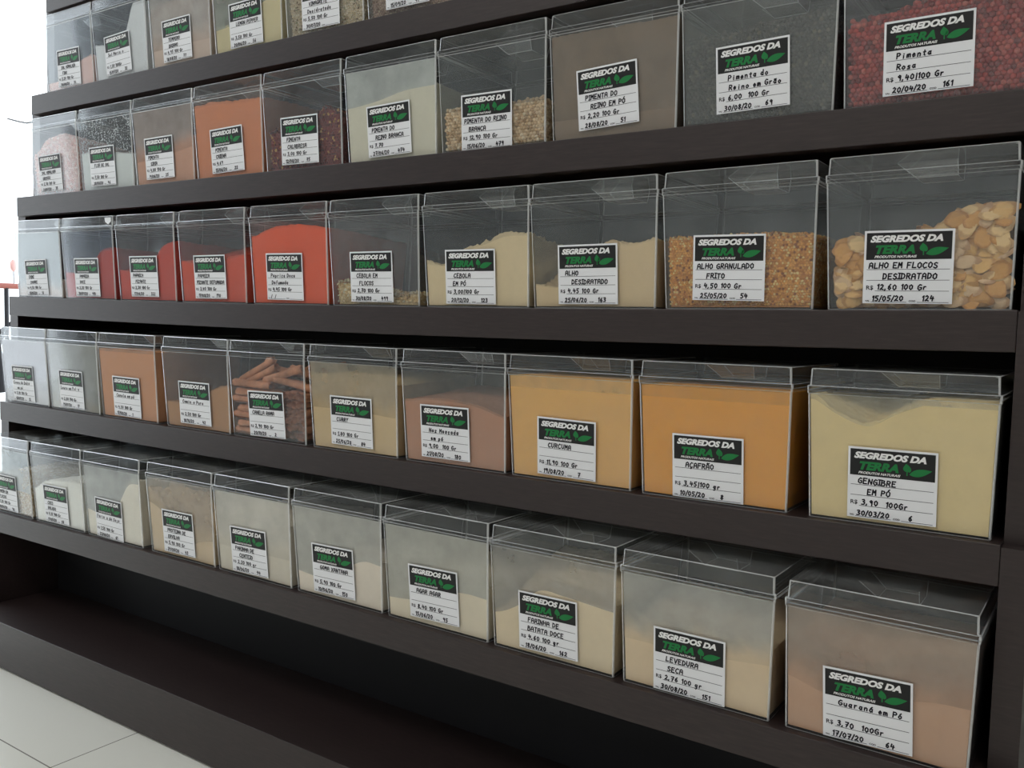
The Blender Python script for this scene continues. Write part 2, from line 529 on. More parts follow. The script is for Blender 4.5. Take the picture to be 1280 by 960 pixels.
# pen strokes of each letter on a 4 x 6 grid
G = {
 'A': '0,0 0.3,5 2,6 3.6,5 4,0|0,2.6 4,2.8', 'B': '0,0 0.2,6 3,5.6 2.6,3.4 0.2,3.2|2.6,3.4 4,2 3,0 0,0', 'C': '4,5.4 2,6 0.2,4 0,2 1.5,0 4,0.6',
 'D': '0.2,0 0.2,6 2.6,5.4 4,3.4 3,0.8 0,0', 'E': '3.8,6 0.2,6 0.2,0 4,0|0.2,3.2 3,3.2', 'F': '0.2,0 0.2,6 4,6|0.2,3.2 3,3.4',
 'G': '3.8,5.4 2,6 0.2,4 0.2,1.6 2,0 4,0.8 4,2.8 2.2,2.8', 'H': '0.2,6 0,0|4,6 3.8,0|0,3 4,3.2', 'I': '0.6,6 3.4,6|2,6 2,0|0.4,0 3.6,0',
 'J': '1,6 4,6|3,6 3,1 1.8,0 0,1', 'K': '0.2,6 0.2,0|4,6 0.4,2.8 4,0', 'L': '0.4,6 0.2,0 3.8,0.2', 'M': '0,0 0.4,6 2,2.6 3.6,6 4,0',
 'N': '0,0 0.3,6 3.7,0 4,6', 'O': '2,6 0.2,4.6 0.1,1.6 2,0 3.8,1.4 3.9,4.4 2,6', 'P': '0.2,0 0.3,6 3,5.8 4,4.4 3,3 0.2,2.8',
 'Q': '2,6 0.2,4.6 0.1,1.6 2,0 3.8,1.4 3.9,4.4 2,6|2.6,1.6 4.2,-0.4', 'R': '0.2,0 0.3,6 3,5.8 3.8,4.4 2.8,3.1 0.2,2.9|1.6,3 4,0',
 'S': '3.8,5.2 2.2,6 0.4,5 0.8,3.6 3.2,2.6 3.8,1.2 2,0 0,0.8', 'T': '0,6 4.2,6|2.1,6 2,0', 'U': '0.1,6 0.2,1.4 1.8,0 3.6,1.2 3.9,6', 'V': '0,6 2,0 4,6',
 'X': '0,6 4,0|4,6 0,0', 'Y': '0,6 2,3 4,6|2,3 1.8,0', 'Z': '0.2,6 4,6 0,0 4,0.2',
 '0': '2,5.6 0.4,4.2 0.4,1.6 2,0 3.6,1.6 3.6,4.2 2,5.6', '1': '1.2,4.6 2.6,6 2.4,0', '2': '0.4,4.8 1.8,6 3.4,4.8 2.8,3 0.2,0.2 2,0.8 4,0.2',
 '3': '0.4,5.6 2.6,6 3.4,4.6 1.6,3.3 3.6,2.2 3,0.4 0.2,0.2', '4': '1,6 0.2,2.6 4,2.8|3,4.8 2.6,0', '5': '3.8,6 0.8,5.8 0.6,3.4 2.8,3.4 3.6,1.6 2,0 0.2,0.4',
 '6': '3,6 0.8,3.6 0.6,1.2 2,0 3.5,1.2 2.6,3 0.8,2.4', '7': '0.2,5.8 3.8,6 1.6,0|1,3 3.4,3.2', '8': '2,3.2 0.6,4.6 2,6 3.4,4.6 2,3.2 0.4,1.5 2,0 3.6,1.5 2,3.2',
 '9': '3.4,4.6 2,3.2 0.6,4.6 2,6 3.4,5 3.2,0', ',': '1.4,0.6 0.8,-1', '/': '0.6,-0.6 3.2,6.4', '|': '2,-0.6 2.2,6.2', '.': '1.4,0.2 1.8,0.2',
 'a': '3.2,3.4 1.2,3.4 0.4,1.4 1.6,0 3,1.4 3.2,3.4|3.1,1.4 3.4,0', 'b': '0.4,6 0.5,0 2.6,0 3.4,1.8 2.2,3.2 0.5,2.2', 'c': '3.4,3 1.6,3.6 0.5,1.8 1.4,0 3.4,0.5',
 'd': '3.2,3 1.2,3.4 0.4,1.4 1.6,0 3.2,1.2|3.2,6.2 3.3,0', 'e': '0.5,1.9 3.3,2.2 2,3.6 0.6,2 1.4,0 3.5,0.6', 'f': '3.4,5.8 2,6 1.6,4 1.6,0|0.6,3.2 3,3.4',
 'g': '3.2,3.2 1.2,3.4 0.5,1.6 1.6,0.4 3.2,1.8|3.2,3.4 3.2,-1.2 1.8,-2.2 0.6,-1.4', 'i': '2,3.4 2,0|2,4.8 2.1,5', 'j': '2.4,3.4 2.2,-1.6 0.8,-2', 'l': '1.8,6 1.8,0.6 2.8,0',
 'm': '0,0 0.2,3.4|0.2,2.6 1.2,3.6 1.9,2.6 1.9,0|1.9,2.6 3,3.6 3.8,2.6 3.9,0', 'n': '0.4,0 0.5,3.4|0.5,2.4 2,3.6 3.2,2.6 3.3,0', 'o': '2,3.5 0.6,2.4 0.6,1 2,0 3.3,1 3.3,2.5 2,3.5',
 'p': '0.6,3.4 0.4,-2|0.6,2.6 2.2,3.5 3.3,2 2.2,0.2 0.6,0.8', 'r': '0.8,0 0.9,3.4|0.9,2 1.8,3.3 3.2,3.3', 's': '3.2,3.2 1.4,3.4 0.9,2.4 3,1.4 2.8,0.2 0.6,0.2',
 't': '2,5.4 1.9,0.6 3,0|0.6,3.6 3.4,3.7', 'u': '0.5,3.4 0.6,0.8 1.8,0 3.2,1|3.3,3.4 3.4,0', 'v': '0.4,3.4 2,0 3.4,3.4', 'x': '0.5,3.4 3.4,0|3.4,3.4 0.5,0', 'z': '0.6,3.4 3.3,3.4 0.5,0 3.5,0.1',
}
ACC = {'Ã': ('A', '0.4,6.9 1.4,7.6 2.4,7 3.6,7.7'), 'É': ('E', '1.6,6.8 2.8,8'), 'Ó': ('O', '1.8,6.8 3.2,8'), 'Ç': ('C', '2.2,0 2.4,-1.2 1.4,-1.8'), 'Í': ('I', '1.8,6.8 3,8'),
       'ã': ('a', '0.6,4.4 1.4,5 2.2,4.5 3.2,5.1'), 'á': ('a', '1.6,4.4 2.8,5.8'), 'ó': ('o', '1.6,4.4 2.8,5.8'), 'é': ('e', '1.6,4.4 2.8,5.8'), 'í': ('i', '1.8,4.6 3,6')}


def strokes(ch):
    if ch in ACC:
        return strokes(ACC[ch][0]) + [[tuple(map(float, p.split(','))) for p in ACC[ch][1].split()]]
    return [[tuple(map(float, p.split(','))) for p in s.split()] for s in G[ch].split('|')] if ch in G else []


def write(mb, txt, xmm, zmm, hmm, maxw, rnd, pen=1.45):
    """pen-drawn text with its baseline at (xmm, zmm), letters hmm tall, squeezed into maxw millimetres"""
    adv, sp = 5.9, 4.2
    total = sum(sp if c == ' ' else (3.4 if c in ',.|/1I' else adv) for c in txt)
    k = hmm / 6.0
    kx = min(k * 0.92, maxw / max(total, 1))
    x = xmm
    for c in txt:
        if c == ' ': x += sp * kx; continue
        dz = rnd.uniform(-0.3, 0.3); sl = 0.10
        nar = 3.4 if c in ',.|/1I' else adv
        off = -1.0 if c in ',.|/1I' else 0.0
        for s in strokes(c):
            P = [np.array([x + (p[0] + off + rnd.uniform(-.12, .12)) * kx + sl * p[1] * k, zmm - dz - (p[1] + rnd.uniform(-.15, .15)) * k]) for p in s]
            for i in range(len(P) - 1):
                a, b = P[i], P[i + 1]; d = b - a; L = np.linalg.norm(d)
                if L < 1e-6: continue
                d /= L; n_ = np.array([-d[1], d[0]]) * pen / 2; e = d * pen * 0.35
                q = [a - e + n_, b + e + n_, b + e - n_, a - e - n_]
                V = []
                for pt in q:
                    X, Z = mm(*pt); V.append((X, -0.0005, Z))
                mb.add(V, [(0, 1, 2, 3)])
        x += nar * kx


def make_label(parent, cx, cz, ang, text, rnd):
    l1, l2, price, date, cod = text
    lab = link('price_label', ME_CARD, parent)
    zz = cz
    lab.location = (cx, SLY * ZR * (1 - zz / ZR) - 0.0011, zz)
    lab.rotation_mode = 'YXZ'
    lab.rotation_euler = (math.atan(SLY), math.radians(-ang), 0)
    for nm, me in (('header_band', ME_HEAD), ('shop_lettering', ME_SHOP), ('green_lettering', ME_TERRA), ('leaf_emblem', ME_LEAF), ('printed_lines', ME_RULES)):
        link(nm, me, lab)
    mb = MB()
    if l1: write(mb, l1, 14 + rnd.uniform(-4, 6) if len(l1) < 14 else 6, 42, 6.0, 74 if len(l1) < 14 else 83, rnd)
    if l2: write(mb, l2, 16 + rnd.uniform(-3, 6) if len(l2) < 14 else 7, 54.2, 6.0, 70 if len(l2) < 14 else 82, rnd)
    if price: write(mb, price, 15.5, 66.2, 5.8, 58, rnd)
    if date: write(mb, date, 10.5, 78.8, 5.6, 36, rnd)
    if cod: write(mb, cod, 63 + rnd.uniform(0, 5), 78.6, 5.6, 22, rnd)
    if mb.f: mb.build('handwriting', M_INK, lab)
    return lab


# ------------------------------------------------------------------ what is in the bins
HZ = ZT                                       # heights are given as fractions of the bin's height


def prof(vals, u):
    vals = list(vals)
    if len(vals) == 1: return np.full_like(u, vals[0])
    t = np.clip(u, 0, 1) * (len(vals) - 1)
    i = np.clip(t.astype(int), 0, len(vals) - 2); fr = t - i
    # Catmull-Rom for soft slopes
    v = np.array([vals[0]] + vals + [vals[-1]])
    p0, p1, p2, p3 = v[i], v[i + 1], v[i + 2], v[i + 3]
    return 0.5 * (2 * p1 + (p2 - p0) * fr + (2 * p0 - 5 * p1 + 4 * p2 - p3) * fr ** 2 + (3 * p1 - p0 - 3 * p2 + p3) * fr ** 3)


def vnoise(u, v, s, seed):
    r = np.random.default_rng(seed)
    g = r.random((s + 2, s + 2))
    x, y = np.clip(u, 0, 1) * s, np.clip(v, 0, 1) * s
    i, j = np.minimum(x.astype(int), s - 1), np.minimum(y.astype(int), s - 1)
    fx, fy = x - i, y - j
    fx, fy = fx * fx * (3 - 2 * fx), fy * fy * (3 - 2 * fy)
    return (g[i, j] * (1 - fx) + g[i + 1, j] * fx) * (1 - fy) + (g[i, j + 1] * (1 - fx) + g[i + 1, j + 1] * fx) * fy - 0.5


def surf(front, back, u, v, rough, seed):
    s = v * v * (3 - 2 * v)
    h = prof(front, u) * (1 - s) + prof(back, u) * s
    h = h + rough * (vnoise(u, v, 6, seed) + 0.6 * vnoise(u, v, 17, seed + 1) + 0.9 * vnoise(u, v, 46, seed + 2))
    return np.clip(h, 0.03, 0.83) * HZ


def wall_at(z, inset):
    k = 1 - z / ZR
    return 0.0990 - 0.0042 * k - T - inset, SLY * ZR * k + T + inset     # half width, front y


def heap_mesh(name, front, back, mats, rough=0.02, inset=0.0004, seed=1, nu=96, nv=60, drop=0.0):
    u, v = np.meshgrid(np.linspace(0, 1, nu), np.linspace(0, 1, nv), indexing='ij')
    z = np.maximum(surf(front, back, u, v, rough, seed) - drop, 0.006)
    k = 1 - z / ZR
    hx = 0.0990 - 0.0042 * k - T - inset; y0 = SLY * ZR * k + T + inset
    X = (2 * u - 1) * hx; Y = y0 + v * (BD - 2 * y0)
    zb = 0.0029
    hxb, yb = wall_at(zb, inset)
    Xb = (2 * u - 1) * hxb; Yb = yb + v * (BD - 2 * yb)
    mb = MB()
    idx = np.arange(nu * nv).reshape(nu, nv)
    V = np.concatenate([np.stack([X, Y, z], -1).reshape(-1, 3), np.stack([Xb, Yb, np.full_like(Xb, zb)], -1).reshape(-1, 3)])
    F = []
    for i in range(nu - 1):
        for j in range(nv - 1):
            F.append((idx[i, j], idx[i + 1, j], idx[i + 1, j + 1], idx[i, j + 1]))
    o = nu * nv
    loop = [idx[i, 0] for i in range(nu)] + [idx[nu - 1, j] for j in range(1, nv)] + [idx[i, nv - 1] for i in range(nu - 2, -1, -1)] + [idx[0, j] for j in range(nv - 2, 0, -1)]
    n = len(loop)
    ntop = len(F)
    F += [(loop[(a + 1) % n], loop[a], loop[a] + o, loop[(a + 1) % n] + o) for a in range(n)]
    F.append(tuple(x + o for x in loop)[::-1])
    mb.add(V, [tuple(int(q) for q in f) for f in F])
    return mb


ICO = None


def unit_ico(sub):
    import bmesh
    bm = bmesh.new(); bmesh.ops.create_icosphere(bm, subdivisions=sub, radius=1.0)
    v = np.array([p.co[:] for p in bm.verts]); f = [tuple(x.index for x in q.verts) for q in bm.faces]
    bm.free()
    return v, f


def grain_positions(front, back, size, rough, seed, top=True, rad=None):
    """centres of grains lying against the front and right walls and over the top of a heap"""
    r = np.random.default_rng(seed + 50)
    P = []
    h = size * 0.86
    for zi in range(int(0.15 / h)):
        z = 0.0034 + rad + zi * h
        hx, y0 = wall_at(z, rad)
        for xi in range(int(2 * hx / size) + 1):
            x = -hx + (xi + 0.5 * (zi % 2)) * size
            if x > hx: continue
            u = np.array([(x / hx + 1) / 2])
            if z < surf(front, back, u, np.zeros(1), rough, seed)[0]:
                P.append((x, y0 + abs(r.normal(0, size * 0.12)), z))
        ny = int((BD - 2 * y0) / size)
        for yi in range(ny):
            y = y0 + (yi + 0.5 * (zi % 2)) * size
            v = np.array([(y - y0) / (BD - 2 * y0)])
            if z < surf(front, back, np.ones(1), v, rough, seed)[0]:
                P.append((hx - abs(r.normal(0, size * 0.12)), y, z))
    if top:
        n = int(0.19 / size); m = int(0.2 / size)
        for i in range(n):
            for j in range(m):
                u = np.array([(i + 0.5 + r.uniform(-.3, .3)) / n]); v = np.array([(j + 0.5 + r.uniform(-.3, .3)) / m])
                z = surf(front, back, u, v, rough, seed)[0]
                hx, y0 = wall_at(z, rad)
                P.append(((2 * u[0] - 1) * hx, y0 + v[0] * (BD - 2 * y0), z + r.uniform(-0.1, 0.4) * size))
    return np.array(P)


def add_grains(mb, P, size, sub, nmat, weights, seed, jitter=0.12, flat=(1, 1, 1), lump=0.0, first=1):
    r = np.random.default_rng(seed + 99)
    uv, uf = unit_ico(sub)
    mats = r.choice(nmat, len(P), p=weights) + first
    for p, mi in zip(P, mats):
        s = size / 2 * (1 + min(0.1, max(-0.25, r.normal(0, jitter))))
        w = uv * np.array(flat) * (1 + lump * r.uniform(-1, 1, (len(uv), 1)))
        a = r.normal(size=(3, 3)); q, _ = np.linalg.qr(a)
        mb.add(p + (w @ q.T) * s, uf, int(mi))


def film(front, lo, col, amt, parent, seed, speck, rgb):
    """dust, with glare painted in for some bins, on the inside of the front wall above the contents"""
    nu, nv = 40, 14
    mb = MB()
    V, F, TT = [], [], []
    for i in range(nu + 1):
        u = np.array([i / nu])
        zl = max(0.004, min(prof(front, u)[0], 0.82) * HZ * lo)
        for j in range(nv + 1):
            z = zl + (0.1462 - zl) * j / nv
            hx, y0 = wall_at(z, 0.00015)
            V.append(((2 * u[0] - 1) * hx, y0, z)); TT.append((z - zl) / 0.1)
    for i in range(nu):
        for j in range(nv):
            a = i * (nv + 1) + j
            F.append((a, a + nv + 1, a + nv + 2, a + 1))
    mb.add(V, F)
    o = mb.build('dust_glare_film', dust('dust_glare_film', lin(*col), amt, seed, speck, lin(*rgb), seed in (13, 23, 31, 41, 42, 46, 54, 55, 59, 60)), parent)
    at = o.data.attributes.new('rise', 'FLOAT', 'POINT'); at.data.foreach_set('value', TT)


def dust(name, col, amt, seed, speck, pcol, soft):  # dust on most bins, painted glare tints on a few
    m, nt, out = new_mat(name)
    tr = N(nt, 'ShaderNodeBsdfTransparent'); df = N(nt, 'ShaderNodeBsdfDiffuse', Color=col)
    tc = nt.nodes.new('ShaderNodeTexCoord'); mp = nt.nodes.new('ShaderNodeMapping')
    mp.inputs['Location'].default_value = (seed * 1.7, 0, seed * 0.9); nt.links.new(tc.outputs['Object'], mp.inputs[0])
    n = N(nt, 'ShaderNodeTexNoise', Scale=16.0, Detail=5.0, Roughness=0.6); nt.links.new(mp.outputs[0], n.inputs['Vector'])
    d = math_(nt, 'MULTIPLY', math_(nt, 'SUBTRACT', n.outputs['Fac'], 0.5), 0.3 + 2.4 * amt * (1 - amt))
    fac = math_(nt, 'ADD', d, amt, True)
    if soft:                                          # thicker, powder-coloured dust just above the contents
        at = nt.nodes.new('ShaderNodeAttribute'); at.attribute_name = 'rise'
        n3 = N(nt, 'ShaderNodeTexNoise', Scale=28.0, Detail=4.0); nt.links.new(mp.outputs[0], n3.inputs['Vector'])
        rise = math_(nt, 'ADD', at.outputs['Fac'], math_(nt, 'MULTIPLY', math_(nt, 'SUBTRACT', n3.outputs['Fac'], 0.5), 0.35))
        mr = nt.nodes.new('ShaderNodeMapRange'); mr.interpolation_type = 'SMOOTHSTEP'
        mr.inputs['From Min'].default_value = 0.0; mr.inputs['From Max'].default_value = 0.42
        mr.inputs['To Min'].default_value = 1.0; mr.inputs['To Max'].default_value = 0.0
        nt.links.new(rise, mr.inputs['Value'])
        fac = math_(nt, 'ADD', fac, math_(nt, 'MULTIPLY', mr.outputs[0], 0.3), True)
        mc = nt.nodes.new('ShaderNodeMix'); mc.data_type = 'RGBA'
        mc.inputs[6].default_value = col; mc.inputs[7].default_value = pcol
        nt.links.new(mr.outputs[0], mc.inputs[0]); nt.links.new(mc.outputs[2], df.inputs['Color'])
    if speck:
        vo = N(nt, 'ShaderNodeTexVoronoi', Scale=230.0); nt.links.new(mp.outputs[0], vo.inputs['Vector'])
        n2 = N(nt, 'ShaderNodeTexNoise', Scale=30.0, Detail=2.0); nt.links.new(mp.outputs[0], n2.inputs['Vector'])
        sp = nt.nodes.new('ShaderNodeSeparateXYZ'); nt.links.new(tc.outputs['Object'], sp.inputs[0])
        th = math_(nt, 'ADD', math_(nt, 'MULTIPLY', n2.outputs['Fac'], 0.75), math_(nt, 'MULTIPLY', sp.outputs['Z'], -1.3))
        sf = math_(nt, 'LESS_THAN', vo.outputs['Distance'], math_(nt, 'ADD', th, 0.10))
        fac = math_(nt, 'MAXIMUM', fac, math_(nt, 'MULTIPLY', sf, 0.85))
    m2 = nt.nodes.new('ShaderNodeMixShader')
    nt.links.new(fac, m2.inputs[0]); nt.links.new(tr.outputs[0], m2.inputs[1]); nt.links.new(df.outputs[0], m2.inputs[2])
    nt.links.new(m2.outputs[0], out.inputs[0])
    return m


FLO = {(1, 3): 0.3, (1, 4): 0.9, (2, 3): 0.75, (2, 6): 0.97, (3, 1): 0.0, (4, 1): 0.0, (4, 2): 0.0, (4, 6): 0.55, (5, 1): 0.6, (5, 3): 0.95, (5, 4): 0.8, (5, 5): 0.45,
       (5, 6): 0.93, (5, 7): 0.8, (5, 8): 0.93, (5, 9): 0.8, (5, 10): 0.6, (2, 8): 0.2, (2, 9): 0.0, (4, 8): 0.9, (4, 9): 0.9, (1, 5): 0.0, (1, 6): 0.0}

# bins: row, number, x, z, label centre x, label centre z, label tilt
POSE = [
(1,1,-2.0152,.4797,.0011,.0473,-1.4),(1,2,-1.814,.4788,-.0063,.0505,1.6),(1,3,-1.605,.478,-.0086,.0497,0),(1,4,-1.3997,.4772,-.002,.0472,.1),(1,5,-1.1950,.4766,-.0065,.0494,-1),(1,6,-.9942,.4761,-.0058,.0517,-.7),
(2,1,-2.012,.2367,-.0159,.0482,.4),(2,2,-1.8074,.2355,-.0127,.0492,-.5),(2,3,-1.6062,.2344,-.0122,.051,.1),(2,4,-1.4055,.2335,-.0021,.0494,1),(2,5,-1.2045,.2327,-.006,.0499,-1),(2,6,-.9992,.232,-.0019,.0477,1.1),(2,7,-.7975,.2316,-.0083,.0417,-.8),(2,8,-.5947,.2312,-.0061,.0536,2.6),(2,9,-.394,.2311,-.0037,.0537,1.3),(2,10,-.1920,.2311,-.0051,.0512,.4),
(3,1,-2.0478,.0033,-.0072,.0449,.8),(3,2,-1.843,.0002,-.0046,.047,-.6),(3,3,-1.6344,-.0024,-.0058,.0496,-.5),(3,4,-1.4244,-.0044,-.0055,.0489,-.2),(3,5,-1.2134,-.0056,-.0095,.0487,-.9),(3,6,-1.0111,-.0062,-.0043,.0474,-.3),(3,7,-.8055,-.0062,-.0084,.0456,-.3),(3,8,-.6054,-.0056,-.0064,.0467,.4),(3,9,-.4008,-.0043,-.0094,.0516,-.7),(3,10,-.1936,-.0024,-.0084,.0476,-.2),
(4,1,-2.064,-.2416,-.0073,.0469,.1),(4,2,-1.8630,-.2431,-.0067,.0479,-.7),(4,3,-1.6603,-.2444,-.0037,.0466,-.7),(4,4,-1.4388,-.2456,-.0035,.0507,-.2),(4,5,-1.2378,-.2464,-.0021,.0464,.9),(4,6,-1.0299,-.2468,-.0025,.051,-.4),(4,7,-.8224,-.247,-.0145,.0508,.1),(4,8,-.6205,-.2469,-.0029,.0481,-.8),(4,9,-.4135,-.2466,-.0046,.0436,.5),(4,10,-.1973,-.2458,-.0048,.0477,.5),
(5,1,-2.056,-.4875,-.0084,.0475,0),(5,2,-1.8492,-.4859,-.0061,.0469,.8),(5,3,-1.6445,-.4847,-.0128,.0434,-.7),(5,4,-1.4247,-.4838,-.0056,.0498,.7),(5,5,-1.2225,-.4834,-.0087,.0476,1.2),(5,6,-1.0171,-.4833,-.0082,.0502,1.1),(5,7,-.8149,-.4836,-.0025,.0522,1.3),(5,8,-.614,-.4843,-.0044,.0497,.4),(5,9,-.4098,-.4853,-.0051,.0439,-.2),(5,10,-.2005,-.4867,-.0064,.0462,1.6)]

